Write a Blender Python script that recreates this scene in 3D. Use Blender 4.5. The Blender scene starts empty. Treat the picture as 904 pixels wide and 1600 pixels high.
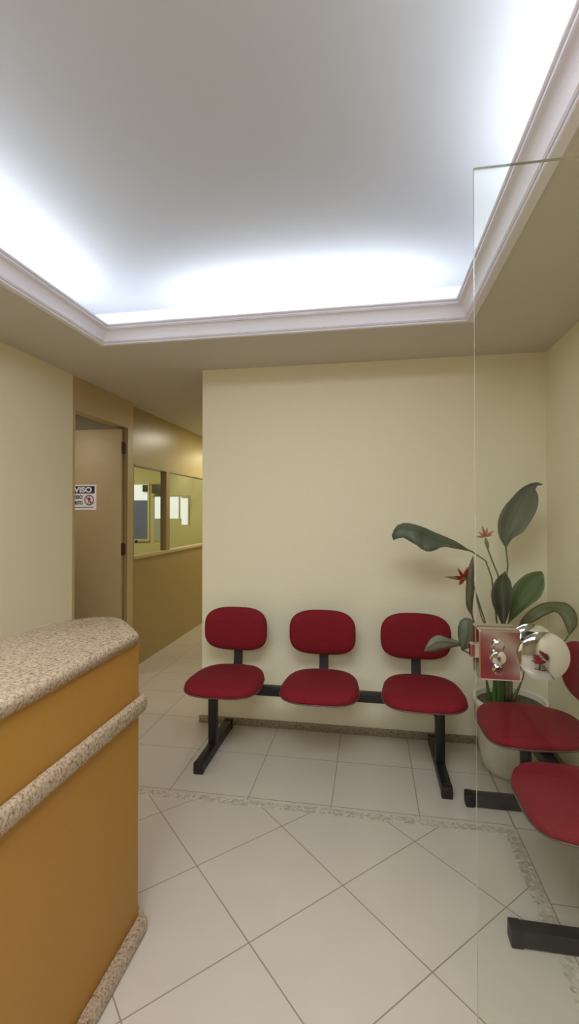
import bpy, bmesh, math, random
from mathutils import Vector, Matrix
random.seed(7)
PI = math.pi
scn = bpy.context.scene
COL = scn.collection

# ---------------------------------------------------------------- camera, light, exposure
H = 2.354                     # soffit height
BACK, RIGHT, LEFT = 3.004, 1.03, -2.033
cam_data = bpy.data.cameras.new('camera')
cam = bpy.data.objects.new('camera', cam_data); COL.objects.link(cam)
cam_data.sensor_fit = 'VERTICAL'; cam_data.sensor_height = 32.0
cam_data.lens = 732.975 * 32.0 / 1600.0
cam_data.shift_y = -8.43 / 1600.0
cam_data.clip_start = 0.02
cam.rotation_mode = 'XYZ'
cam.rotation_euler = (PI/2 + 0.0116, 0.0005, 0.171)
cam.location = (0, 0, 1.40)
scn.camera = cam

world = bpy.data.worlds.new('world'); scn.world = world; world.use_nodes = True
world.node_tree.nodes['Background'].inputs[0].default_value = (1, 0.95, 0.85, 1)
world.node_tree.nodes['Background'].inputs[1].default_value = 0.02

def area(name, loc, sx, sy, power, color, rot=(0, 0, 0)):
    l = bpy.data.lights.new(name, 'AREA'); l.shape = 'RECTANGLE'; l.size = sx; l.size_y = sy
    l.energy = power; l.color = color
    o = bpy.data.objects.new(name, l); COL.objects.link(o); o.location = loc; o.rotation_euler = rot
    return o
COOL = (0.80, 0.91, 1.0)
UP = (PI, 0, 0)
COVE = 8.5
# cove lamps lying in the gutter of the raised ceiling, shining up, and weak strips added behind them to brighten the corners
area('cove_lamp', (-0.40, 2.655, 2.43), 1.30, 0.06, COVE, COOL, UP)
area('cove_lamp', (-1.70, 1.76, 2.43), 0.06, 1.30, COVE, COOL, UP)
area('cove_lamp', (-1.70, 0.30, 2.43), 0.06, 1.30, COVE, COOL, UP)
area('cove_lamp', (0.66, 1.15, 2.43), 0.06, 1.30, COVE, COOL, UP)
area('cove_lamp', (0.66, -0.27, 2.43), 0.06, 1.30, COVE, COOL, UP)
area('cove_fill', (-0.50, 2.70, 2.43), 2.50, 0.04, 2.6, COOL, UP)
area('cove_fill', (-1.74, 0.8, 2.43), 0.04, 3.7, 4.2, COOL, UP)
area('cove_fill', (0.72, 0.8, 2.43), 0.04, 3.7, 4.2, COOL, UP)
# ceiling lamps of the reception behind the camera, of the hall and the office, with two unseen fills added
area('unseen_lamp', (-0.6, -2.1, 2.33), 1.9, 1.0, 60.0, (0.93, 1.0, 1.07))
area('unseen_lamp', (-0.15, 0.15, 2.69), 1.5, 1.1, 50.0, (0.93, 1.0, 1.07))  # unseen overhead fill, added to light walls, floor and seats
area('hall_lamp', (-1.45, 5.5, 2.33), 0.25, 0.4, 11.0, (1.0, 0.95, 0.72))
area('hall_lamp', (-1.5, 7.6, 2.33), 0.25, 0.4, 14.0, (1.0, 0.95, 0.65))
area('side_room_fill', (-2.7, 2.9, 2.33), 0.3, 0.3, 7.0, (1.0, 0.95, 0.85))  # unseen fill added to brighten the open door leaf
area('office_lamp', (-3.3, 5.2, 2.33), 0.6, 0.6, 20.0, (1.0, 0.97, 0.80))

vs = scn.view_settings
scn.display_settings.display_device = 'sRGB'
vs.view_transform = 'Standard'; vs.look = 'None'; vs.gamma = 1.0; vs.use_curve_mapping = False
vs.exposure = 0.08
scn.cycles.use_denoising = True
scn.cycles.max_bounces = 12; scn.cycles.diffuse_bounces = 6; scn.cycles.transparent_max_bounces = 16
scn.cycles.caustics_reflective = False; scn.cycles.caustics_refractive = False
scn.cycles.sample_clamp_indirect = 4.0

# ---------------------------------------------------------------- materials
def new_mat(name):
    m = bpy.data.materials.new(name); m.use_nodes = True
    nt = m.node_tree
    return m, nt, nt.nodes['Principled BSDF']
def plain(name, col, rough=0.6, metal=0.0, spec=0.5, bump=0.0, bscale=60.0, var=0.0):
    m, nt, b = new_mat(name)
    b.inputs['Base Color'].default_value = (*col, 1); b.inputs['Roughness'].default_value = rough
    b.inputs['Metallic'].default_value = metal; b.inputs['Specular IOR Level'].default_value = spec
    tc = nt.nodes.new('ShaderNodeTexCoord')
    if bump or var:
        n = nt.nodes.new('ShaderNodeTexNoise'); n.inputs['Scale'].default_value = bscale
        n.inputs['Detail'].default_value = 4
        nt.links.new(tc.outputs['Object'], n.inputs['Vector'])
        if bump:
            bp = nt.nodes.new('ShaderNodeBump'); bp.inputs['Strength'].default_value = bump
            bp.inputs['Distance'].default_value = 0.004
            nt.links.new(n.outputs['Fac'], bp.inputs['Height']); nt.links.new(bp.outputs['Normal'], b.inputs['Normal'])
        if var:
            r = nt.nodes.new('ShaderNodeValToRGB')
            r.color_ramp.elements[0].position = 0.3; r.color_ramp.elements[1].position = 0.7
            r.color_ramp.elements[0].color = (*[c*(1-var) for c in col], 1)
            r.color_ramp.elements[1].color = (*[min(1, c*(1+var)) for c in col], 1)
            nt.links.new(n.outputs['Fac'], r.inputs['Fac']); nt.links.new(r.outputs['Color'], b.inputs['Base Color'])
    return m
M = {}
M['wall'] = plain('cream_wall_paint', (0.79, 0.725, 0.53), 0.75, bump=0.05, bscale=90, var=0.015)
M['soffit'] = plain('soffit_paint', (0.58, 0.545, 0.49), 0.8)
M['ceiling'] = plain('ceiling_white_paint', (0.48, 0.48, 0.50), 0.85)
M['mould'] = plain('moulding_white_paint', (0.80, 0.77, 0.84), 0.6)
M['orange'] = plain('orange_paint', (0.375, 0.185, 0.030), 0.55, bump=0.08, bscale=120, var=0.03)
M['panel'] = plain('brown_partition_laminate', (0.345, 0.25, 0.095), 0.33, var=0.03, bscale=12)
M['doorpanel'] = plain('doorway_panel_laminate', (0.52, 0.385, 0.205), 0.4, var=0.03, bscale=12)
M['panelframe'] = plain('partition_frame_paint', (0.33, 0.235, 0.12), 0.4)
M['sill'] = plain('sill_laminate', (0.55, 0.42, 0.22), 0.35)
M['doorleaf'] = plain('door_leaf_laminate', (0.43, 0.31, 0.155), 0.5, var=0.03, bscale=8)
M['hinge'] = plain('dark_bronze', (0.06, 0.03, 0.02), 0.4, metal=0.6)
M['black'] = plain('black_enamel', (0.009, 0.007, 0.007), 0.42, bump=0.05, bscale=200)
M['plastic'] = plain('black_plastic', (0.010, 0.008, 0.008), 0.5)
M['trim'] = plain('grey_edge_trim', (0.10, 0.06, 0.05), 0.3)
M['chrome'] = plain('chrome', (0.44, 0.43, 0.42), 0.06, metal=1.0)
M['chromedull'] = plain('satin_chrome', (0.58, 0.54, 0.52), 0.10, metal=1.0)
M['pot'] = plain('white_glazed_pot', (0.72, 0.68, 0.58), 0.35)
M['soil'] = plain('pot_soil', (0.10, 0.07, 0.05), 0.9, bump=0.6, bscale=60, var=0.4)
M['stem'] = plain('plant_stem', (0.10, 0.115, 0.045), 0.5)
M['stemgreen'] = plain('plant_sheath', (0.035, 0.10, 0.015), 0.45)
M['petalred'] = plain('red_petal', (0.26, 0.012, 0.012), 0.5)
M['petalorange'] = plain('orange_petal', (0.42, 0.13, 0.075), 0.5)
M['bract'] = plain('green_bract', (0.16, 0.14, 0.05), 0.5)
M['white'] = plain('sign_white', (0.82, 0.80, 0.82), 0.45)
M['navy'] = plain('sign_navy', (0.018, 0.018, 0.07), 0.45)
M['ink'] = plain('sign_black_ink', (0.02, 0.018, 0.02), 0.5)
M['signred'] = plain('sign_dark_red', (0.28, 0.02, 0.05), 0.5)
M['office'] = plain('office_yellow_paint', (0.62, 0.56, 0.22), 0.8)
M['blue'] = plain('blue_panel', (0.13, 0.17, 0.30), 0.5)
M['dark'] = plain('dark_brown_plastic', (0.05, 0.035, 0.02), 0.5)
M['frost'] = plain('pale_grey_panel', (0.45, 0.45, 0.33), 0.5)
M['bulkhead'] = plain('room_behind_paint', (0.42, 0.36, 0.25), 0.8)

def emis(name, col, st):
    m, nt, b = new_mat(name)
    b.inputs['Base Color'].default_value = (*col, 1)
    b.inputs['Emission Color'].default_value = (*col, 1); b.inputs['Emission Strength'].default_value = st
    return m
M['daylight'] = emis('daylit_pane', (0.80, 0.84, 0.84), 0.62)

def fabric():
    m, nt, b = new_mat('red_weave_fabric')
    tc = nt.nodes.new('ShaderNodeTexCoord')
    n = nt.nodes.new('ShaderNodeTexNoise'); n.inputs['Scale'].default_value = 260; n.inputs['Detail'].default_value = 2
    r = nt.nodes.new('ShaderNodeValToRGB')
    r.color_ramp.elements[0].position = 0.35; r.color_ramp.elements[0].color = (0.155, 0.007, 0.012, 1)
    r.color_ramp.elements[1].position = 0.65; r.color_ramp.elements[1].color = (0.225, 0.013, 0.021, 1)
    bp = nt.nodes.new('ShaderNodeBump'); bp.inputs['Strength'].default_value = 0.25; bp.inputs['Distance'].default_value = 0.002
    nt.links.new(tc.outputs['Object'], n.inputs['Vector']); nt.links.new(n.outputs['Fac'], r.inputs['Fac'])
    nt.links.new(r.outputs['Color'], b.inputs['Base Color']); nt.links.new(n.outputs['Fac'], bp.inputs['Height'])
    nt.links.new(bp.outputs['Normal'], b.inputs['Normal'])
    b.inputs['Roughness'].default_value = 0.85; b.inputs['Specular IOR Level'].default_value = 0.2
    b.inputs['Sheen Weight'].default_value = 0.08; b.inputs['Sheen Roughness'].default_value = 0.4
    b.inputs['Sheen Tint'].default_value = (1, 0.35, 0.4, 1)
    return m
M['fabric'] = fabric()

def granite(name, c_light, c_mid, c_dark, scale=70, rough=0.25):
    m, nt, b = new_mat(name)
    tc = nt.nodes.new('ShaderNodeTexCoord')
    n1 = nt.nodes.new('ShaderNodeTexNoise'); n1.inputs['Scale'].default_value = scale; n1.inputs['Detail'].default_value = 6
    n1.inputs['Roughness'].default_value = 0.65
    n2 = nt.nodes.new('ShaderNodeTexVoronoi'); n2.inputs['Scale'].default_value = scale*1.6
    r = nt.nodes.new('ShaderNodeValToRGB'); cr = r.color_ramp
    cr.elements[0].position = 0.33; cr.elements[0].color = (*c_dark, 1)
    cr.elements[1].position = 0.62; cr.elements[1].color = (*c_light, 1)
    e = cr.elements.new(0.46); e.color = (*c_mid, 1)
    r2 = nt.nodes.new('ShaderNodeValToRGB')
    r2.color_ramp.elements[0].position = 0.12; r2.color_ramp.elements[0].color = (0.45, 0.38, 0.34, 1)
    r2.color_ramp.elements[1].position = 0.30; r2.color_ramp.elements[1].color = (1, 1, 1, 1)
    mx = nt.nodes.new('ShaderNodeMix'); mx.data_type = 'RGBA'; mx.blend_type = 'MULTIPLY'; mx.inputs[0].default_value = 0.6
    for n in (n1, n2): nt.links.new(tc.outputs['Object'], n.inputs['Vector'])
    nt.links.new(n1.outputs['Fac'], r.inputs['Fac']); nt.links.new(n2.outputs['Distance'], r2.inputs['Fac'])
    nt.links.new(r.outputs['Color'], mx.inputs[6]); nt.links.new(r2.outputs['Color'], mx.inputs[7])
    nt.links.new(mx.outputs[2], b.inputs['Base Color'])
    b.inputs['Roughness'].default_value = rough
    return m
M['granite'] = granite('beige_granite', (0.49, 0.39, 0.275), (0.37, 0.265, 0.18), (0.15, 0.085, 0.06), 125)
M['basegranite'] = granite('skirting_granite', (0.34, 0.28, 0.19), (0.25, 0.19, 0.12), (0.14, 0.10, 0.06), 90, 0.4)

def leafmat(name, col, col2):
    m, nt, b = new_mat(name)
    tc = nt.nodes.new('ShaderNodeTexCoord')
    n = nt.nodes.new('ShaderNodeTexNoise'); n.inputs['Scale'].default_value = 14; n.inputs['Detail'].default_value = 5
    r = nt.nodes.new('ShaderNodeValToRGB')
    r.color_ramp.elements[0].position = 0.35; r.color_ramp.elements[0].color = (*col, 1)
    r.color_ramp.elements[1].position = 0.68; r.color_ramp.elements[1].color = (*col2, 1)
    nt.links.new(tc.outputs['Object'], n.inputs['Vector']); nt.links.new(n.outputs['Fac'], r.inputs['Fac'])
    nt.links.new(r.outputs['Color'], b.inputs['Base Color'])
    b.inputs['Roughness'].default_value = 0.5; b.inputs['Specular IOR Level'].default_value = 0.35
    return m
M['leaf_left'] = leafmat('grey_green_leaf', (0.075, 0.095, 0.06), (0.11, 0.13, 0.085))
M['leaf_tall'] = leafmat('dusky_green_leaf', (0.095, 0.10, 0.06), (0.125, 0.13, 0.085))
M['leaf_dark'] = leafmat('dark_leaf', (0.045, 0.055, 0.03), (0.075, 0.085, 0.05))
M['leaf_green'] = leafmat('fresh_green_leaf', (0.085, 0.13, 0.04), (0.12, 0.165, 0.06))
M['leaf_arch'] = leafmat('olive_leaf', (0.10, 0.095, 0.03), (0.105, 0.13, 0.055))
M['leaf_grey'] = leafmat('silvery_leaf', (0.155, 0.16, 0.13), (0.19, 0.19, 0.155))
M['leaf_round'] = leafmat('dull_green_leaf', (0.10, 0.115, 0.08), (0.13, 0.145, 0.10))
M['leaf_narrow'] = leafmat('narrow_olive_leaf', (0.10, 0.09, 0.04), (0.13, 0.12, 0.06))

def glass(name, tint, k):
    m = bpy.data.materials.new(name); m.use_nodes = True; nt = m.node_tree
    nt.nodes.remove(nt.nodes['Principled BSDF'])
    out = nt.nodes['Material Output']
    t = nt.nodes.new('ShaderNodeBsdfTransparent'); t.inputs[0].default_value = (*tint, 1)
    g = nt.nodes.new('ShaderNodeBsdfGlossy'); g.inputs['Roughness'].default_value = 0.0
    lw = nt.nodes.new('ShaderNodeLayerWeight'); lw.inputs['Blend'].default_value = 0.5
    p = nt.nodes.new('ShaderNodeMath'); p.operation = 'POWER'; p.inputs[1].default_value = 4.0
    a = nt.nodes.new('ShaderNodeMath'); a.operation = 'MULTIPLY_ADD'; a.inputs[1].default_value = 0.35; a.inputs[2].default_value = k
    mx = nt.nodes.new('ShaderNodeMixShader')
    nt.links.new(lw.outputs['Facing'], p.inputs[0]); nt.links.new(p.outputs[0], a.inputs[0])
    nt.links.new(a.outputs[0], mx.inputs[0]); nt.links.new(t.outputs[0], mx.inputs[1]); nt.links.new(g.outputs[0], mx.inputs[2])
    nt.links.new(mx.outputs[0], out.inputs['Surface'])
    return m
M['glass'] = glass('clear_glass', (0.965, 0.98, 0.955), 0.014)
M['officeglass'] = glass('partition_glass', (0.95, 0.97, 0.93), 0.03)
def glassedge():
    m, nt, b = new_mat('polished_glass_edge')
    b.inputs['Base Color'].default_value = (0.52, 0.53, 0.47, 1); b.inputs['Roughness'].default_value = 0.15
    b.inputs['Transmission Weight'].default_value = 0.5
    return m
M['glassedge'] = glassedge()

# floor: diagonal porcelain tiles inside a mosaic border, straight tiles outside
def tile_mat(name, ox, oy, size, ang):
    m, nt, b = new_mat(name)
    N, L = nt.nodes, nt.links
    tc = N.new('ShaderNodeTexCoord')
    mp = N.new('ShaderNodeMapping'); mp.vector_type = 'TEXTURE'
    mp.inputs['Location'].default_value = (ox, oy, 0); mp.inputs['Rotation'].default_value = (0, 0, ang)
    mp.inputs['Scale'].default_value = (size, size, 1)
    L.new(tc.outputs['Object'], mp.inputs['Vector'])
    sp = N.new('ShaderNodeSeparateXYZ'); L.new(mp.outputs['Vector'], sp.inputs[0])
    def dist(sock):
        f = N.new('ShaderNodeMath'); f.operation = 'FRACT'; L.new(sock, f.inputs[0])
        s = N.new('ShaderNodeMath'); s.operation = 'SUBTRACT'; s.inputs[1].default_value = 0.5; L.new(f.outputs[0], s.inputs[0])
        a = N.new('ShaderNodeMath'); a.operation = 'ABSOLUTE'; L.new(s.outputs[0], a.inputs[0])
        return a.outputs[0]
    mx = N.new('ShaderNodeMath'); mx.operation = 'MAXIMUM'
    L.new(dist(sp.outputs[0]), mx.inputs[0]); L.new(dist(sp.outputs[1]), mx.inputs[1])
    gt = N.new('ShaderNodeMath'); gt.operation = 'GREATER_THAN'; gt.inputs[1].default_value = 0.5 - 0.0022/size
    L.new(mx.outputs[0], gt.inputs[0])
    n = N.new('ShaderNodeTexNoise'); n.inputs['Scale'].default_value = 5; n.inputs['Detail'].default_value = 5
    L.new(tc.outputs['Object'], n.inputs['Vector'])
    r = N.new('ShaderNodeValToRGB')
    r.color_ramp.elements[0].color = (0.54, 0.47, 0.395, 1); r.color_ramp.elements[1].color = (0.59, 0.52, 0.44, 1)
    L.new(n.outputs['Fac'], r.inputs['Fac'])
    c = N.new('ShaderNodeMix'); c.data_type = 'RGBA'
    L.new(gt.outputs[0], c.inputs[0]); L.new(r.outputs['Color'], c.inputs[6]); c.inputs[7].default_value = (0.27, 0.22, 0.16, 1)
    L.new(c.outputs[2], b.inputs['Base Color'])
    ro = N.new('ShaderNodeMath'); ro.operation = 'MULTIPLY_ADD'; ro.inputs[1].default_value = 0.5; ro.inputs[2].default_value = 0.22
    L.new(gt.outputs[0], ro.inputs[0]); L.new(ro.outputs[0], b.inputs['Roughness'])
    b.inputs['Specular IOR Level'].default_value = 0.45
    return m
M['tile_diag'] = tile_mat('diagonal_porcelain_tile', -0.3929, 1.496, 0.4064, PI/4)
M['tile_back'] = tile_mat('straight_porcelain_tile_back', 0.219, 2.656, 0.4064, 0)
M['tile_right'] = tile_mat('straight_porcelain_tile_right', 0.63, 1.826, 0.4064, 0)
def mosaic():
    m, nt, b = new_mat('mosaic_border')
    tc = nt.nodes.new('ShaderNodeTexCoord')
    v = nt.nodes.new('ShaderNodeTexVoronoi'); v.inputs['Scale'].default_value = 80
    r = nt.nodes.new('ShaderNodeValToRGB')
    r.color_ramp.interpolation = 'LINEAR'
    r.color_ramp.elements[0].position = 0.0; r.color_ramp.elements[0].color = (0.37, 0.31, 0.245, 1)
    r.color_ramp.elements[1].position = 1.0; r.color_ramp.elements[1].color = (0.62, 0.55, 0.465, 1)
    sp = nt.nodes.new('ShaderNodeSeparateColor')
    nt.links.new(tc.outputs['Object'], v.inputs['Vector']); nt.links.new(v.outputs['Color'], sp.inputs[0])
    nt.links.new(sp.outputs[0], r.inputs['Fac']); nt.links.new(r.outputs['Color'], b.inputs['Base Color'])
    b.inputs['Roughness'].default_value = 0.3
    return m
M['mosaic'] = mosaic()

# ---------------------------------------------------------------- helpers
def link(o, parent=None):
    COL.objects.link(o)
    if parent is not None: o.parent = parent
    return o
def obj(name, bm, mats, parent=None, smooth=False, loc=None):
    me = bpy.data.meshes.new(name)
    bmesh.ops.recalc_face_normals(bm, faces=bm.faces[:])
    bm.to_mesh(me); bm.free()
    for m in (mats if isinstance(mats, (list, tuple)) else [mats]): me.materials.append(M[m])
    if smooth:
        for p in me.polygons: p.use_smooth = True
        if smooth != 'all':
            try: me.set_sharp_from_angle(angle=math.radians(40))
            except Exception: pass
    o = bpy.data.objects.new(name, me)
    if loc: o.location = loc
    return link(o, parent)
def empty(name, loc=(0, 0, 0), rz=0):
    o = bpy.data.objects.new(name, None); o.empty_display_size = 0.1
    o.location = loc; o.rotation_euler = (0, 0, rz)
    return link(o)
def tag(o, label=None, cat=None, group=None, kind=None):
    if label: o['label'] = label
    if cat: o['category'] = cat
    if group: o['group'] = group
    if kind: o['kind'] = kind
    return o
def struct(o, label=None): return tag(o, label, None, None, 'structure')
def bx(bm, a, b, bev=0.0, mi=0):
    c = [(a[i]+b[i])/2 for i in range(3)]; s = [abs(b[i]-a[i]) for i in range(3)]
    r = bmesh.ops.create_cube(bm, size=1.0, matrix=Matrix.Translation(c) @ Matrix.Diagonal((*s, 1)))
    vs_ = r['verts']
    fs = set(f for v in vs_ for f in v.link_faces)
    for f in fs: f.material_index = mi
    if bev:
        es = list(set(e for v in vs_ for e in v.link_edges))
        bmesh.ops.bevel(bm, geom=es, offset=bev, segments=2, affect='EDGES', profile=0.5)
def box(name, a, b, mat, parent=None, bev=0.0):
    bm = bmesh.new(); bx(bm, a, b, bev); return obj(name, bm, mat, parent, smooth=bool(bev))
def prism(bm, pts, z0, z1):
    lo = [bm.verts.new((p[0], p[1], z0)) for p in pts]; hi = [bm.verts.new((p[0], p[1], z1)) for p in pts]
    n = len(pts)
    bm.faces.new(lo[::-1]); bm.faces.new(hi)
    for i in range(n): bm.faces.new((lo[i], lo[(i+1) % n], hi[(i+1) % n], hi[i]))
def loft(bm, rings, closed=True, caps=True):
    vs_ = [[bm.verts.new(p) for p in r] for r in rings]
    n = len(rings[0])
    for a, b in zip(vs_, vs_[1:]):
        for i in range(n if closed else n-1):
            j = (i+1) % n
            bm.faces.new((a[i], a[j], b[j], b[i]))
    if caps:
        bm.faces.new(vs_[0][::-1]); bm.faces.new(vs_[-1])
def tube(bm, pts, rad, n=8):
    pts = [Vector(p) for p in pts]
    rads = rad if isinstance(rad, (list, tuple)) else [rad]*len(pts)
    rings = []; ref = Vector((0.3, 1, 0.2)).normalized()
    for i, p in enumerate(pts):
        t = (pts[min(i+1, len(pts)-1)] - pts[max(i-1, 0)]).normalized()
        u = t.cross(ref).normalized(); v = t.cross(u)
        rings.append([p + rads[i]*(math.cos(2*PI*k/n)*u + math.sin(2*PI*k/n)*v) for k in range(n)])
    loft(bm, rings)
def lathe(bm, prof, n=40, axis='Z', c=(0, 0, 0)):
    rings = []
    for r, h in prof:
        ring = []
        for k in range(n):
            a = 2*PI*k/n
            if axis == 'Z': ring.append((c[0]+r*math.cos(a), c[1]+r*math.sin(a), c[2]+h))
            else: ring.append((c[0]+r*math.cos(a), c[1]+h, c[2]+r*math.sin(a)))
        rings.append(ring)
    loft(bm, rings)

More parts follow.
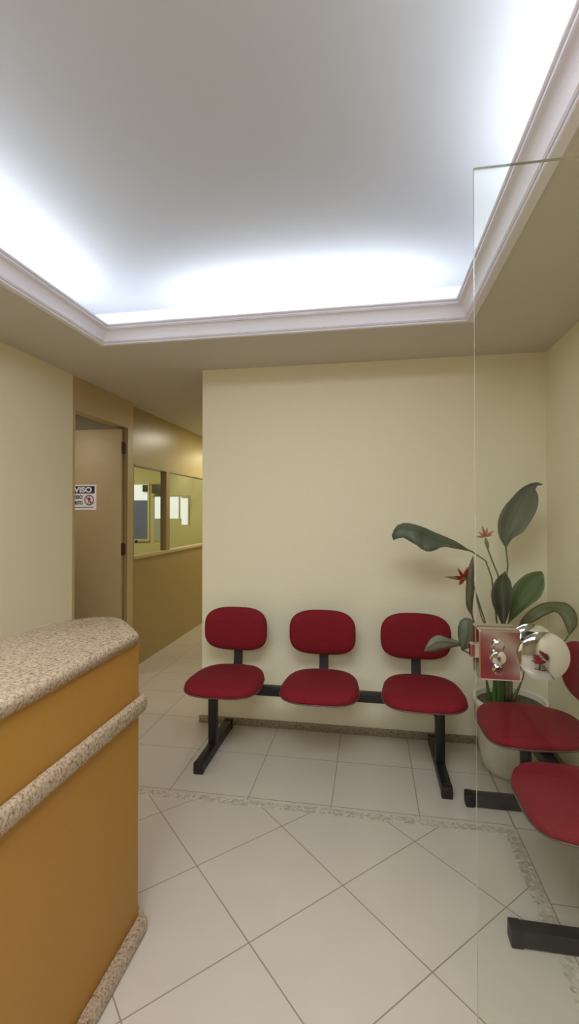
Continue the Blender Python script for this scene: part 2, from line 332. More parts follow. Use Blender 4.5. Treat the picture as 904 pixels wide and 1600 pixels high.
LEAF = {
 'left': (
    [(0.546, 2.7, 1.183), (0.52, 2.697, 1.2), (0.494, 2.694, 1.218), (0.468, 2.691, 1.235), (0.44, 2.687, 1.249), (0.411, 2.681, 1.262), (0.382, 2.676, 1.274), (0.353, 2.669, 1.286), (0.324, 2.661, 1.299), (0.295, 2.653, 1.313), (0.265, 2.644, 1.324), (0.235, 2.638, 1.333), (0.204, 2.636, 1.34), (0.174, 2.629, 1.34), (0.143, 2.615, 1.329), (0.124, 2.602, 1.306), (0.113, 2.59, 1.276)] ,
    [(0.546, 2.7, 1.183), (0.516, 2.686, 1.195), (0.487, 2.671, 1.207), (0.458, 2.659, 1.217), (0.429, 2.649, 1.226), (0.4, 2.64, 1.233), (0.372, 2.633, 1.241), (0.345, 2.628, 1.252), (0.32, 2.629, 1.267), (0.295, 2.626, 1.283), (0.267, 2.608, 1.294), (0.236, 2.572, 1.301), (0.208, 2.573, 1.308), (0.18, 2.579, 1.312), (0.151, 2.571, 1.313), (0.13, 2.573, 1.296), (0.113, 2.58, 1.269)] ,
    [(0.546, 2.7, 1.183), (0.515, 2.681, 1.189), (0.485, 2.662, 1.196), (0.455, 2.646, 1.201), (0.426, 2.633, 1.208), (0.397, 2.621, 1.213), (0.369, 2.607, 1.211), (0.343, 2.593, 1.199), (0.314, 2.567, 1.192), (0.287, 2.56, 1.193), (0.265, 2.579, 1.204), (0.24, 2.544, 1.224), (0.218, 2.561, 1.236), (0.196, 2.569, 1.25), (0.172, 2.56, 1.264), (0.146, 2.563, 1.26), (0.119, 2.57, 1.249)] ,
 ),
 'tall': (
    [(0.726, 2.72, 1.201), (0.709, 2.721, 1.228), (0.694, 2.721, 1.255), (0.685, 2.718, 1.285), (0.681, 2.713, 1.317), (0.682, 2.708, 1.349), (0.689, 2.704, 1.38), (0.7, 2.7, 1.409), (0.715, 2.696, 1.435), (0.734, 2.692, 1.459), (0.752, 2.686, 1.482), (0.769, 2.677, 1.505), (0.788, 2.667, 1.525), (0.809, 2.657, 1.541), (0.832, 2.645, 1.552), (0.855, 2.629, 1.556), (0.872, 2.6, 1.545)] ,
    [(0.726, 2.72, 1.201), (0.73, 2.734, 1.227), (0.734, 2.746, 1.254), (0.741, 2.752, 1.28), (0.749, 2.752, 1.306), (0.758, 2.75, 1.332), (0.767, 2.746, 1.357), (0.775, 2.741, 1.382), (0.785, 2.738, 1.407), (0.796, 2.734, 1.431), (0.805, 2.726, 1.454), (0.814, 2.712, 1.478), (0.824, 2.698, 1.499), (0.837, 2.688, 1.519), (0.851, 2.672, 1.535), (0.861, 2.638, 1.546), (0.872, 2.6, 1.541)] ,
    [(0.726, 2.72, 1.201), (0.737, 2.711, 1.226), (0.749, 2.702, 1.249), (0.767, 2.696, 1.266), (0.789, 2.692, 1.28), (0.807, 2.689, 1.296), (0.822, 2.685, 1.318), (0.835, 2.682, 1.341), (0.847, 2.678, 1.364), (0.859, 2.675, 1.388), (0.868, 2.672, 1.413), (0.872, 2.665, 1.438), (0.871, 2.657, 1.465), (0.866, 2.65, 1.492), (0.852, 2.644, 1.518), (0.859, 2.635, 1.537), (0.872, 2.6, 1.538)] ,
 ),
 'dark': (
    [(0.695, 2.63, 1.086), (0.679, 2.63, 1.073), (0.664, 2.63, 1.059), (0.651, 2.63, 1.043), (0.641, 2.63, 1.025), (0.633, 2.63, 1.006), (0.628, 2.63, 0.985), (0.626, 2.63, 0.965), (0.627, 2.63, 0.944), (0.63, 2.63, 0.923), (0.635, 2.63, 0.903), (0.643, 2.63, 0.885), (0.652, 2.629, 0.867), (0.661, 2.63, 0.848), (0.67, 2.633, 0.829), (0.68, 2.637, 0.81), (0.689, 2.64, 0.792)] ,
    [(0.695, 2.63, 1.086), (0.693, 2.64, 1.067), (0.691, 2.65, 1.048), (0.689, 2.659, 1.028), (0.689, 2.664, 1.009), (0.69, 2.667, 0.99), (0.691, 2.669, 0.971), (0.692, 2.671, 0.952), (0.693, 2.671, 0.933), (0.694, 2.671, 0.915), (0.695, 2.669, 0.897), (0.695, 2.667, 0.878), (0.695, 2.663, 0.861), (0.694, 2.659, 0.843), (0.693, 2.653, 0.826), (0.691, 2.646, 0.809), (0.689, 2.64, 0.792)] ,
    [(0.695, 2.63, 1.086), (0.704, 2.626, 1.071), (0.713, 2.622, 1.056), (0.721, 2.62, 1.04), (0.725, 2.619, 1.021), (0.728, 2.62, 1.002), (0.729, 2.62, 0.983), (0.729, 2.62, 0.964), (0.727, 2.619, 0.944), (0.724, 2.619, 0.925), (0.721, 2.621, 0.906), (0.717, 2.624, 0.887), (0.713, 2.627, 0.867), (0.708, 2.631, 0.848), (0.702, 2.634, 0.829), (0.696, 2.637, 0.81), (0.689, 2.64, 0.792)] ,
 ),
 'green': (
    [(0.728, 2.7, 0.796), (0.731, 2.7, 0.82), (0.734, 2.7, 0.844), (0.737, 2.7, 0.868), (0.74, 2.7, 0.892), (0.742, 2.7, 0.916), (0.743, 2.7, 0.941), (0.744, 2.7, 0.965), (0.749, 2.7, 0.988), (0.761, 2.7, 1.009), (0.776, 2.701, 1.027), (0.793, 2.7, 1.044), (0.81, 2.696, 1.06), (0.828, 2.691, 1.072), (0.847, 2.685, 1.081), (0.867, 2.678, 1.085), (0.886, 2.67, 1.089)] ,
    [(0.728, 2.7, 0.796), (0.74, 2.708, 0.812), (0.753, 2.717, 0.829), (0.765, 2.725, 0.845), (0.777, 2.731, 0.863), (0.788, 2.735, 0.88), (0.799, 2.739, 0.898), (0.81, 2.74, 0.916), (0.82, 2.739, 0.935), (0.829, 2.736, 0.954), (0.839, 2.731, 0.972), (0.849, 2.726, 0.99), (0.86, 2.72, 1.007), (0.871, 2.713, 1.024), (0.88, 2.703, 1.041), (0.89, 2.692, 1.058), (0.899, 2.68, 1.074)] ,
    [(0.728, 2.7, 0.796), (0.741, 2.693, 0.812), (0.754, 2.687, 0.828), (0.768, 2.681, 0.843), (0.782, 2.677, 0.859), (0.796, 2.674, 0.873), (0.811, 2.672, 0.887), (0.826, 2.669, 0.901), (0.841, 2.666, 0.915), (0.857, 2.663, 0.928), (0.87, 2.66, 0.942), (0.882, 2.659, 0.959), (0.891, 2.659, 0.978), (0.898, 2.66, 0.998), (0.901, 2.663, 1.018), (0.901, 2.666, 1.038), (0.902, 2.67, 1.059)] ,
 ),
 'arch': (
    [(0.766, 2.62, 0.833), (0.782, 2.615, 0.858), (0.799, 2.611, 0.881), (0.82, 2.608, 0.901), (0.843, 2.605, 0.918), (0.865, 2.598, 0.931), (0.887, 2.585, 0.941), (0.909, 2.568, 0.947), (0.929, 2.549, 0.95), (0.948, 2.529, 0.951), (0.964, 2.512, 0.942), (0.977, 2.497, 0.925), (0.983, 2.484, 0.904), (0.982, 2.472, 0.878), (0.975, 2.462, 0.852), (0.959, 2.455, 0.831), (0.939, 2.45, 0.811)] ,
    [(0.766, 2.62, 0.816), (0.781, 2.605, 0.834), (0.795, 2.59, 0.852), (0.811, 2.579, 0.868), (0.83, 2.576, 0.884), (0.849, 2.575, 0.898), (0.867, 2.57, 0.91), (0.885, 2.555, 0.921), (0.901, 2.537, 0.928), (0.915, 2.518, 0.927), (0.928, 2.498, 0.92), (0.937, 2.481, 0.909), (0.944, 2.466, 0.893), (0.948, 2.456, 0.874), (0.949, 2.451, 0.852), (0.945, 2.45, 0.83), (0.937, 2.45, 0.808)] ,
    [(0.766, 2.62, 0.8), (0.78, 2.606, 0.811), (0.795, 2.591, 0.823), (0.81, 2.578, 0.834), (0.825, 2.568, 0.846), (0.841, 2.566, 0.857), (0.858, 2.566, 0.869), (0.875, 2.562, 0.88), (0.89, 2.551, 0.892), (0.903, 2.536, 0.902), (0.911, 2.514, 0.899), (0.915, 2.491, 0.888), (0.92, 2.478, 0.873), (0.924, 2.471, 0.856), (0.929, 2.465, 0.839), (0.932, 2.459, 0.822), (0.934, 2.45, 0.805)] ,
 ),
 'round': (
    [(0.454, 2.52, 0.7), (0.451, 2.52, 0.712), (0.447, 2.52, 0.724), (0.444, 2.52, 0.736), (0.441, 2.52, 0.749), (0.439, 2.52, 0.762), (0.438, 2.52, 0.775), (0.438, 2.52, 0.787), (0.439, 2.52, 0.8), (0.44, 2.52, 0.814), (0.443, 2.52, 0.827), (0.448, 2.52, 0.839), (0.456, 2.52, 0.849), (0.466, 2.52, 0.857), (0.477, 2.52, 0.861), (0.489, 2.52, 0.859), (0.502, 2.52, 0.855)] ,
    [(0.457, 2.52, 0.697), (0.461, 2.515, 0.708), (0.465, 2.509, 0.718), (0.469, 2.504, 0.729), (0.472, 2.5, 0.74), (0.475, 2.496, 0.75), (0.477, 2.493, 0.761), (0.479, 2.491, 0.772), (0.48, 2.489, 0.783), (0.48, 2.489, 0.793), (0.48, 2.489, 0.803), (0.48, 2.491, 0.813), (0.481, 2.493, 0.823), (0.482, 2.497, 0.833), (0.486, 2.501, 0.841), (0.494, 2.505, 0.848), (0.503, 2.51, 0.854)] ,
    [(0.463, 2.52, 0.694), (0.475, 2.52, 0.699), (0.487, 2.52, 0.703), (0.498, 2.52, 0.708), (0.507, 2.52, 0.715), (0.514, 2.52, 0.725), (0.52, 2.52, 0.736), (0.524, 2.52, 0.748), (0.527, 2.52, 0.76), (0.529, 2.52, 0.773), (0.529, 2.52, 0.785), (0.529, 2.52, 0.797), (0.528, 2.52, 0.81), (0.526, 2.52, 0.822), (0.522, 2.52, 0.833), (0.515, 2.52, 0.843), (0.508, 2.52, 0.852)] ,
 ),
 'grey': (
    [(0.516, 2.55, 0.731), (0.498, 2.545, 0.732), (0.479, 2.54, 0.734), (0.46, 2.535, 0.736), (0.442, 2.529, 0.739), (0.424, 2.523, 0.744), (0.405, 2.516, 0.75), (0.387, 2.509, 0.756), (0.369, 2.502, 0.765), (0.351, 2.495, 0.772), (0.334, 2.489, 0.774), (0.316, 2.484, 0.768), (0.301, 2.481, 0.758), (0.289, 2.477, 0.745), (0.28, 2.475, 0.729), (0.273, 2.472, 0.712), (0.265, 2.47, 0.695)] ,
    [(0.516, 2.55, 0.721), (0.499, 2.541, 0.723), (0.481, 2.531, 0.725), (0.464, 2.522, 0.728), (0.446, 2.513, 0.73), (0.43, 2.506, 0.733), (0.413, 2.5, 0.736), (0.397, 2.494, 0.739), (0.38, 2.487, 0.742), (0.363, 2.48, 0.744), (0.347, 2.473, 0.745), (0.331, 2.468, 0.743), (0.315, 2.463, 0.738), (0.301, 2.46, 0.73), (0.288, 2.461, 0.72), (0.277, 2.466, 0.708), (0.265, 2.47, 0.695)] ,
    [(0.516, 2.55, 0.711), (0.5, 2.546, 0.711), (0.484, 2.542, 0.711), (0.468, 2.538, 0.711), (0.453, 2.533, 0.71), (0.437, 2.527, 0.709), (0.421, 2.521, 0.707), (0.405, 2.514, 0.705), (0.389, 2.507, 0.702), (0.373, 2.5, 0.699), (0.358, 2.494, 0.696), (0.342, 2.489, 0.693), (0.327, 2.485, 0.69), (0.312, 2.482, 0.688), (0.296, 2.478, 0.688), (0.281, 2.474, 0.69), (0.265, 2.47, 0.692)] ,
 ),
 'narrow': (
    [(0.527, 2.6, 0.845), (0.516, 2.6, 0.862), (0.505, 2.6, 0.88), (0.497, 2.6, 0.898), (0.493, 2.6, 0.918), (0.492, 2.6, 0.94), (0.492, 2.6, 0.961), (0.492, 2.6, 0.982), (0.493, 2.6, 1.003), (0.495, 2.6, 1.024), (0.497, 2.6, 1.045), (0.499, 2.6, 1.066), (0.502, 2.6, 1.087), (0.507, 2.6, 1.108), (0.514, 2.6, 1.128), (0.521, 2.6, 1.148), (0.529, 2.6, 1.167)] ,
    [(0.527, 2.6, 0.845), (0.521, 2.593, 0.866), (0.515, 2.585, 0.887), (0.51, 2.579, 0.908), (0.509, 2.575, 0.928), (0.509, 2.572, 0.949), (0.509, 2.57, 0.97), (0.509, 2.569, 0.99), (0.508, 2.569, 1.01), (0.509, 2.569, 1.03), (0.51, 2.571, 1.05), (0.512, 2.573, 1.07), (0.515, 2.576, 1.089), (0.518, 2.581, 1.109), (0.522, 2.587, 1.128), (0.526, 2.593, 1.148), (0.53, 2.6, 1.167)] ,
    [(0.527, 2.6, 0.845), (0.527, 2.6, 0.865), (0.527, 2.6, 0.885), (0.528, 2.6, 0.905), (0.529, 2.6, 0.925), (0.532, 2.6, 0.946), (0.534, 2.6, 0.966), (0.535, 2.6, 0.986), (0.535, 2.6, 1.006), (0.534, 2.6, 1.026), (0.534, 2.6, 1.046), (0.535, 2.6, 1.067), (0.535, 2.6, 1.087), (0.535, 2.6, 1.107), (0.534, 2.6, 1.127), (0.533, 2.6, 1.147), (0.532, 2.6, 1.167)] ,
 ),
}
STEM = {
 'left': [(0.546, 2.7, 1.183), (0.617, 2.7, 1.133), (0.646, 2.7, 1.044), (0.656, 2.7, 0.951), (0.666, 2.7, 0.857), (0.676, 2.701, 0.764), (0.686, 2.705, 0.67), (0.696, 2.71, 0.576), (0.704, 2.715, 0.48), (0.711, 2.72, 0.385)] ,
 'tall': [(0.726, 2.72, 1.201), (0.735, 2.72, 1.112), (0.724, 2.72, 1.021), (0.718, 2.72, 0.93), (0.717, 2.72, 0.839), (0.717, 2.72, 0.748), (0.717, 2.72, 0.658), (0.719, 2.72, 0.567), (0.72, 2.72, 0.476), (0.721, 2.72, 0.386)] ,
 'dark': [(0.689, 2.64, 0.792), (0.692, 2.648, 0.746), (0.696, 2.657, 0.701), (0.7, 2.666, 0.655), (0.706, 2.676, 0.609), (0.711, 2.686, 0.563), (0.716, 2.695, 0.516), (0.72, 2.703, 0.47), (0.724, 2.712, 0.423), (0.727, 2.72, 0.376)] ,
 'green': [(0.728, 2.7, 0.796), (0.726, 2.7, 0.751), (0.724, 2.699, 0.706), (0.724, 2.701, 0.661), (0.725, 2.704, 0.616), (0.727, 2.707, 0.57), (0.729, 2.711, 0.524), (0.732, 2.714, 0.478), (0.735, 2.717, 0.433), (0.737, 2.72, 0.387)] ,
 'arch': [(0.766, 2.62, 0.816), (0.76, 2.636, 0.769), (0.755, 2.651, 0.721), (0.751, 2.665, 0.672), (0.748, 2.679, 0.623), (0.746, 2.691, 0.574), (0.744, 2.7, 0.525), (0.743, 2.707, 0.477), (0.742, 2.713, 0.429), (0.741, 2.72, 0.38)] ,
 'round': [(0.457, 2.52, 0.697), (0.494, 2.541, 0.675), (0.53, 2.562, 0.653), (0.566, 2.589, 0.623), (0.601, 2.62, 0.589), (0.631, 2.649, 0.551), (0.653, 2.669, 0.512), (0.668, 2.684, 0.469), (0.679, 2.696, 0.425), (0.692, 2.71, 0.381)] ,
 'grey': [(0.516, 2.55, 0.721), (0.545, 2.567, 0.691), (0.573, 2.585, 0.66), (0.598, 2.608, 0.623), (0.622, 2.632, 0.583), (0.642, 2.653, 0.543), (0.659, 2.67, 0.503), (0.673, 2.684, 0.462), (0.685, 2.696, 0.42), (0.699, 2.71, 0.378)] ,
 'narrow': [(0.527, 2.6, 0.845), (0.544, 2.615, 0.793), (0.562, 2.629, 0.742), (0.584, 2.644, 0.691), (0.606, 2.657, 0.641), (0.625, 2.67, 0.589), (0.643, 2.68, 0.538), (0.661, 2.69, 0.486), (0.678, 2.7, 0.433), (0.696, 2.71, 0.381)] ,
 'flower_red': [(0.533, 2.64, 1.041), (0.551, 2.639, 0.97), (0.574, 2.646, 0.898), (0.597, 2.654, 0.827), (0.62, 2.661, 0.755), (0.64, 2.672, 0.681), (0.658, 2.685, 0.605), (0.675, 2.697, 0.529), (0.692, 2.708, 0.452), (0.708, 2.72, 0.374)] ,
 'flower_star': [(0.608, 2.68, 1.241), (0.64, 2.68, 1.15), (0.674, 2.68, 1.061), (0.687, 2.684, 0.966), (0.691, 2.691, 0.867), (0.698, 2.699, 0.769), (0.705, 2.708, 0.67), (0.711, 2.713, 0.571), (0.716, 2.717, 0.473), (0.721, 2.72, 0.375)] ,
 'tail': [(0.931, 2.45, 0.808), (0.928, 2.45, 0.801), (0.924, 2.45, 0.795), (0.921, 2.449, 0.789), (0.917, 2.45, 0.783), (0.913, 2.451, 0.778), (0.909, 2.453, 0.774), (0.904, 2.455, 0.769), (0.899, 2.458, 0.765), (0.895, 2.46, 0.76)] ,
 'thin': [(0.762, 2.7, 0.609), (0.779, 2.7, 0.588), (0.797, 2.699, 0.567), (0.807, 2.7, 0.544), (0.805, 2.703, 0.517), (0.796, 2.707, 0.488), (0.787, 2.711, 0.46), (0.777, 2.714, 0.434), (0.765, 2.717, 0.407), (0.754, 2.72, 0.381)] ,
 'thin2': [(0.553, 2.66, 0.97), (0.558, 2.66, 0.947), (0.563, 2.659, 0.923), (0.568, 2.659, 0.9), (0.574, 2.661, 0.877), (0.58, 2.663, 0.853), (0.587, 2.667, 0.829), (0.597, 2.669, 0.807), (0.612, 2.67, 0.79), (0.629, 2.67, 0.775)] ,
}
FL = {'red_base': (0.533, 2.64, 1.041), 'red_tip': (0.383, 2.6, 1.056), 'bracttail': (0.536, 2.64, 0.997), 'p1': (0.451, 2.6, 1.105), 'p2': (0.438, 2.6, 1.061), 'p3': (0.505, 2.61, 1.109), 'p4': (0.459, 2.61, 1.013), 'p5': (0.529, 2.62, 1.091), 'star': (0.608, 2.68, 1.268), 's1': (0.59, 2.67, 1.331), 's2': (0.652, 2.66, 1.301), 's3': (0.558, 2.66, 1.266), 's4': (0.637, 2.64, 1.281), 's5': (0.579, 2.7, 1.292), 's6': (0.621, 2.68, 1.317), 'stbase': (0.624, 2.68, 1.199)}

# ---------------------------------------------------------------- the setting
SBI, SBO, SRI, SRO = 2.184, 2.230, 0.573, 0.6284       # mosaic border, inner and outer lines
bm = bmesh.new()
def quad(x0, y0, x1, y1, mi):
    f = bm.faces.new([bm.verts.new(p) for p in ((x0, y0, 0), (x1, y0, 0), (x1, y1, 0), (x0, y1, 0))]); f.material_index = mi
quad(-6, -5, SRI, SBI, 0)
quad(-6, SBI, SRO, SBO, 1); quad(SRI, -5, SRO, SBI, 1)
quad(-6, SBO, SRO, 9, 2); quad(SRO, -5, 1.2, 9, 3)
for v in bmesh.ops.extrude_face_region(bm, geom=bm.faces[:])['geom']:
    if isinstance(v, bmesh.types.BMVert): v.co.z = -0.1
fl = obj('floor', bm, ['tile_diag', 'mosaic', 'tile_back', 'tile_right'])
# keep every top face looking up
struct(fl)

box_s = lambda n, a, b, m, bev=0: struct(box(n, a, b, m, None, bev))
T = 0.15
# back wall (its left end is the corner of the hall) and the hall's right side
bm = bmesh.new(); prism(bm, [(-1.112, BACK), (RIGHT+T, BACK), (RIGHT+T, BACK+T), (-0.96, BACK+T), (-0.96, 8.0), (-1.112, 8.0)], 0, H+0.4)
struct(obj('wall_back', bm, 'wall'))
box_s('wall_right', (RIGHT, -4.5, 0), (RIGHT+T, BACK, H+0.4), 'wall')
box_s('wall_left', (LEFT-T, -4.5, 0), (LEFT, 2.945, H+0.4), 'wall')
box_s('wall_front', (LEFT-T, -4.65, 0), (RIGHT+T, -4.5, H+0.4), 'bulkhead')
box_s('wall_hall', (-2.2, 8.0, 0), (-0.9, 8.15, H+0.4), 'wall')

# soffit with its rectangular opening, hall ceiling, and the raised ceiling above
CL, CR, CB, CF = -1.485, 0.4754, 2.4232, -1.2
bm = bmesh.new()
z0, z1 = H, H+0.03
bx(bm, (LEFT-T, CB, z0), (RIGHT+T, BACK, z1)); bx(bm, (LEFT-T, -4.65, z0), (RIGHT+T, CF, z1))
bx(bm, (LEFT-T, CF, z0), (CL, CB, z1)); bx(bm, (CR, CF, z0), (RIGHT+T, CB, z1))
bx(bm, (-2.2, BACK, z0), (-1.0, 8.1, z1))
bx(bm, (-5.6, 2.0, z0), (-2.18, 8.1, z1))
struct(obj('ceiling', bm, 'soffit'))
struct(box('ceiling', (LEFT-T, -4.65, 2.705), (RIGHT+T, BACK+T, 2.76), 'ceiling'))

bm = bmesh.new()
for a_, c_ in (((-1.93, 2.82, H+0.03), (0.92, 2.86, 2.705)), ((-1.93, CF-0.4, H+0.03), (-1.885, 2.82, 2.705)), ((0.875, CF-0.4, H+0.03), (0.92, 2.82, 2.705)), ((-1.93, CF-0.44, H+0.03), (0.92, CF-0.4, 2.705))):
    bx(bm, a_, c_)
struct(obj('trim_2', bm, 'mould'))

# crown moulding round the opening, mitred; profile = (distance into the opening, height)
prof = [(-0.03, 0.0), (-0.03, -0.006), (-0.002, -0.012), (0.004, -0.013), (0.008, -0.010), (0.008, -0.006), (0.005, -0.005), (0.005, -0.003), (0.012, -0.003), (0.015, 0.0), (0.012, 0.002), (0.016, 0.004)]
for k in range(1, 10):
    a = k/9*PI/2
    prof.append((0.016+0.030*(1-math.cos(a)) + 0.004*k/9, 0.004+0.052*math.sin(a)))
prof += [(0.053, 0.0565), (0.049, 0.058), (0.049, 0.0605), (0.055, 0.062), (0.0565, 0.067), (0.052, 0.068), (0.052, 0.0705), (0.059, 0.072), (0.063, 0.075), (0.063, 0.081), (0.045, 0.080), (0.035, 0.06), (0.004, 0.03), (-0.03, 0.03)]
bm = bmesh.new()
rings = []
for d_, z_ in prof:
    rings.append([(CL+d_, CF+d_, H+z_), (CR-d_, CF+d_, H+z_), (CR-d_, CB-d_, H+z_), (CL+d_, CB-d_, H+z_)])
rings.append(rings[0])
loft(bm, rings, True, False)
bmesh.ops.remove_doubles(bm, verts=bm.verts[:], dist=1e-5)
struct(obj('trim_1', bm, 'mould'))

box_s('baseboard_back', (-1.13, BACK-0.012, 0.0), (RIGHT, BACK, 0.047), 'basegranite', 0.003)
box_s('baseboard_right', (RIGHT-0.012, -4.5, 0.0), (RIGHT, BACK-0.012, 0.047), 'basegranite', 0.003)

# brown partition: doorway, then glazed panels along the hall set back a little
PX = -2.10; PT = 0.06
DY0, DY1, DZ = 2.985, 3.700, 2.12
bm = bmesh.new()
bx(bm, (LEFT-0.10, 2.945, 0), (LEFT-0.008, DY0, H)); bx(bm, (LEFT-0.10, DY1+0.012, 0), (LEFT-0.008, 3.80, H))
bx(bm, (LEFT-0.10, DY0, DZ), (LEFT-0.008, DY1+0.012, H))
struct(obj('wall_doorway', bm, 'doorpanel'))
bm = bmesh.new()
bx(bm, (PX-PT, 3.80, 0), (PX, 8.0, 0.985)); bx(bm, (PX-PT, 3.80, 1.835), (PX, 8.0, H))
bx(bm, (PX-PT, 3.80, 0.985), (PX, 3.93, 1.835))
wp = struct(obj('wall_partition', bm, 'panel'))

w = struct(empty('window_1', (PX, 3.93, 0.985)))
bm = bmesh.new()
for y in (4.645, 5.90, 7.10): bx(bm, (-PT-0.004, y-3.93-0.045, 0.02), (0.004, y-3.93+0.045, 0.85), 0.003)
bx(bm, (-PT-0.004, 0, 0.835), (0.006, 4.07, 0.855), 0.002)
obj('window_frame', bm, 'panelframe', w)
box('sill', (-PT-0.004, -0.02, -0.012), (0.022, 4.07, 0.018), 'sill', w, 0.003)
for y0, y1 in ((0.0, 0.67), (0.76, 1.925), (2.015, 3.125), (3.215, 4.07)):
    box('pane', (-0.034, y0, 0.018), (-0.028, y1, 0.835), 'officeglass', w)
bm = bmesh.new(); lathe(bm, [(0.002, 0), (0.013, 0.0), (0.013, 0.014), (0.002, 0.016)], 16)
lk = obj('latch', bm, 'plastic', w, True); lk.rotation_euler = (0, PI/2, 0); lk.location = (-0.028, 0.085, 0.145); lk['label'] = 'small round black latch on the glass'
bm = bmesh.new(); lathe(bm, [(0.001, 0), (0.005, 0.0), (0.005, 0.003), (0.001, 0.003)], 12)
obj('latch_button', bm, 'chrome', lk, True, (0, 0, 0.016))

# the door, swung open into the side room, hinged on the far jamb
d1 = struct(empty('door_1', (LEFT-0.10, DY1, 0)))
box('door_leaf', (-0.72, -0.040, 0.012), (0.062, 0.0, 2.105), 'doorleaf', d1, 0.002)
for z in (0.25, 1.087, 1.944):
    bm = bmesh.new(); bx(bm, (0.064, -0.034, z-0.045), (0.082, 0.010, z+0.045), 0.003)
    tube(bm, [(0.070, -0.040, z-0.05), (0.070, -0.040, z), (0.070, -0.040, z+0.05)], 0.009, 10)
    obj('hinge', bm, 'hinge', d1, True)
bm = bmesh.new()
bx(bm, (0.066, -0.004, 0), (0.086, 0.0115, 2.118)); 
obj('door_stop', bm, 'panelframe', d1)

# side room behind the door
box_s('wall_side_room', (-3.4, 3.86, 0), (LEFT-0.10, 3.92, H), 'bulkhead')
box_s('wall_side_room_far', (-3.46, 2.0, 0), (-3.4, 3.92, H), 'bulkhead')
box_s('wall_side_room_near', (-3.4, 2.0, 0), (LEFT-T, 2.06, H), 'bulkhead')
# office behind the glazed partition
box_s('wall_office_far', (-5.5, 6.5, 0), (PX-PT, 6.56, H), 'office')
box_s('wall_office_left', (-5.56, 3.92, 0), (-5.5, 6.56, H), 'office')
w2 = struct(empty('window_2', (-3.5, 6.5, 1.0)))
bm = bmesh.new()
bx(bm, (-0.32, -0.03, -0.03), (0.285, 0, 0.0)); bx(bm, (-0.32, -0.03, 0.81), (0.285, 0, 0.84))
bx(bm, (-0.32, -0.03, 0), (-0.29, 0, 0.81)); bx(bm, (0.255, -0.03, 0), (0.285, 0, 0.81))
obj('window_frame', bm, 'office', w2)
box('pane', (-0.29, -0.012, 0.575), (0.255, -0.004, 0.81), 'daylight', w2)
p = box('blind_panel', (-0.29, -0.014, 0.0), (0.255, -0.004, 0.575), 'blue', w2); p['label'] = 'blue lower panel of the office window'
w3 = struct(empty('window_3', (-3.15, 6.5, 1.0)))
bm = bmesh.new()
for x in (0.0, 0.175, 0.40): bx(bm, (x-0.012, -0.02, 0.30), (x+0.012, 0, 0.64))
bx(bm, (-0.012, -0.02, 0.625), (0.545, 0, 0.645)); bx(bm, (0.53, -0.02, 0.22), (0.55, 0, 0.645))
obj('window_frame', bm, 'frost', w3)
box('pane', (0.0, -0.012, 0.305), (0.43, -0.004, 0.63), 'daylight', w3)
box('pane', (0.43, -0.012, 0.215), (0.53, -0.004, 0.60), 'daylight', w3)
p = box('lower_panel', (0.0, -0.012, -0.03), (0.24, -0.004, 0.30), 'frost', w3); p['label'] = 'pale grey panel below the office window'
ac = empty('ventilation_box', (-3.075, 6.5, 1.675))
tag(ac, 'dark brown ventilation box above the right-hand office window', 'vent')
box('housing', (-0.075, -0.10, 0), (0.07, 0, 0.135), 'dark', ac, 0.006)
bm = bmesh.new()
for k in range(4): bx(bm, (-0.065, -0.106, 0.02+k*0.028), (0.06, -0.098, 0.03+k*0.028))
obj('grille', bm, 'plastic', ac)
ac = empty('speaker_box', (-3.275, 6.488, 1.70))
tag(ac, 'small dark box against the pale upper part of the left office window', 'box')
box('housing', (-0.035, -0.05, 0), (0.035, 0, 0.10), 'dark', ac, 0.006)
box('front_plate', (-0.028, -0.054, 0.008), (0.028, -0.049, 0.092), 'plastic', ac)

# sign on the door
sg = empty('warning_sign', (-2.455, 3.6595, 1.418))
tag(sg, 'white door sign with a navy heading band and round prohibition symbol', 'sign')
bm = bmesh.new(); bx(bm, (-0.155, -0.002, 0), (0.155, 0.0, 0.216)); obj('sign_board', bm, 'white', sg)
bm = bmesh.new(); bx(bm, (-0.138, -0.003, 0.142), (0.138, -0.002, 0.205)); obj('heading_band', bm, 'navy', sg)
def text(name, body, x, z, size, mat, parent, y=-0.0035, align='CENTER', sx=1.0):
    cu = bpy.data.curves.new(name, 'FONT'); cu.body = body; cu.size = size; cu.align_x = align; cu.extrude = 0.0002
    cu.offset = size*0.04
    t = bpy.data.objects.new(name, cu); COL.objects.link(t)
    dg = bpy.context.evaluated_depsgraph_get()
    me = bpy.data.meshes.new_from_object(t.evaluated_get(dg))
    bpy.data.objects.remove(t)
    o = bpy.data.objects.new(name, me); me.materials.clear(); me.materials.append(M[mat])
    o.rotation_euler = (PI/2, 0, 0); o.location = (x, y, z); o.scale = (sx, 1, 1)
    return link(o, parent)
text('heading_text', 'AVISO', 0.005, 0.152, 0.062, 'white', sg, -0.0034, sx=1.25)
text('notice_text', 'ACESSO', -0.045, 0.098, 0.040, 'ink', sg, sx=1.0)
text('notice_text', 'RESTRITO', -0.045, 0.048, 0.040, 'ink', sg, sx=0.82)
bm = bmesh.new(); bx(bm, (-0.13, -0.003, 0.020), (0.125, -0.002, 0.026)); obj('footer_line', bm, 'ink', sg)
bm = bmesh.new()
c_ = (0.088, 0.085)
for k in range(28):
    a, b = 2*PI*k/28, 2*PI*(k+1)/28
    f = [bm.verts.new((c_[0]+r_*math.cos(t_), -0.0032, c_[1]+r_*math.sin(t_))) for r_, t_ in ((0.036, a), (0.036, b), (0.045, b), (0.045, a))]
    bm.faces.new(f)
q = 0.036*math.sqrt(.5)
bm.faces.new([bm.verts.new((c_[0]+x, -0.0033, c_[1]+z)) for x, z in ((-q-.003, q-.003), (-q+.003, q+.003), (q+.003, -q+.003), (q-.003, -q-.003))])
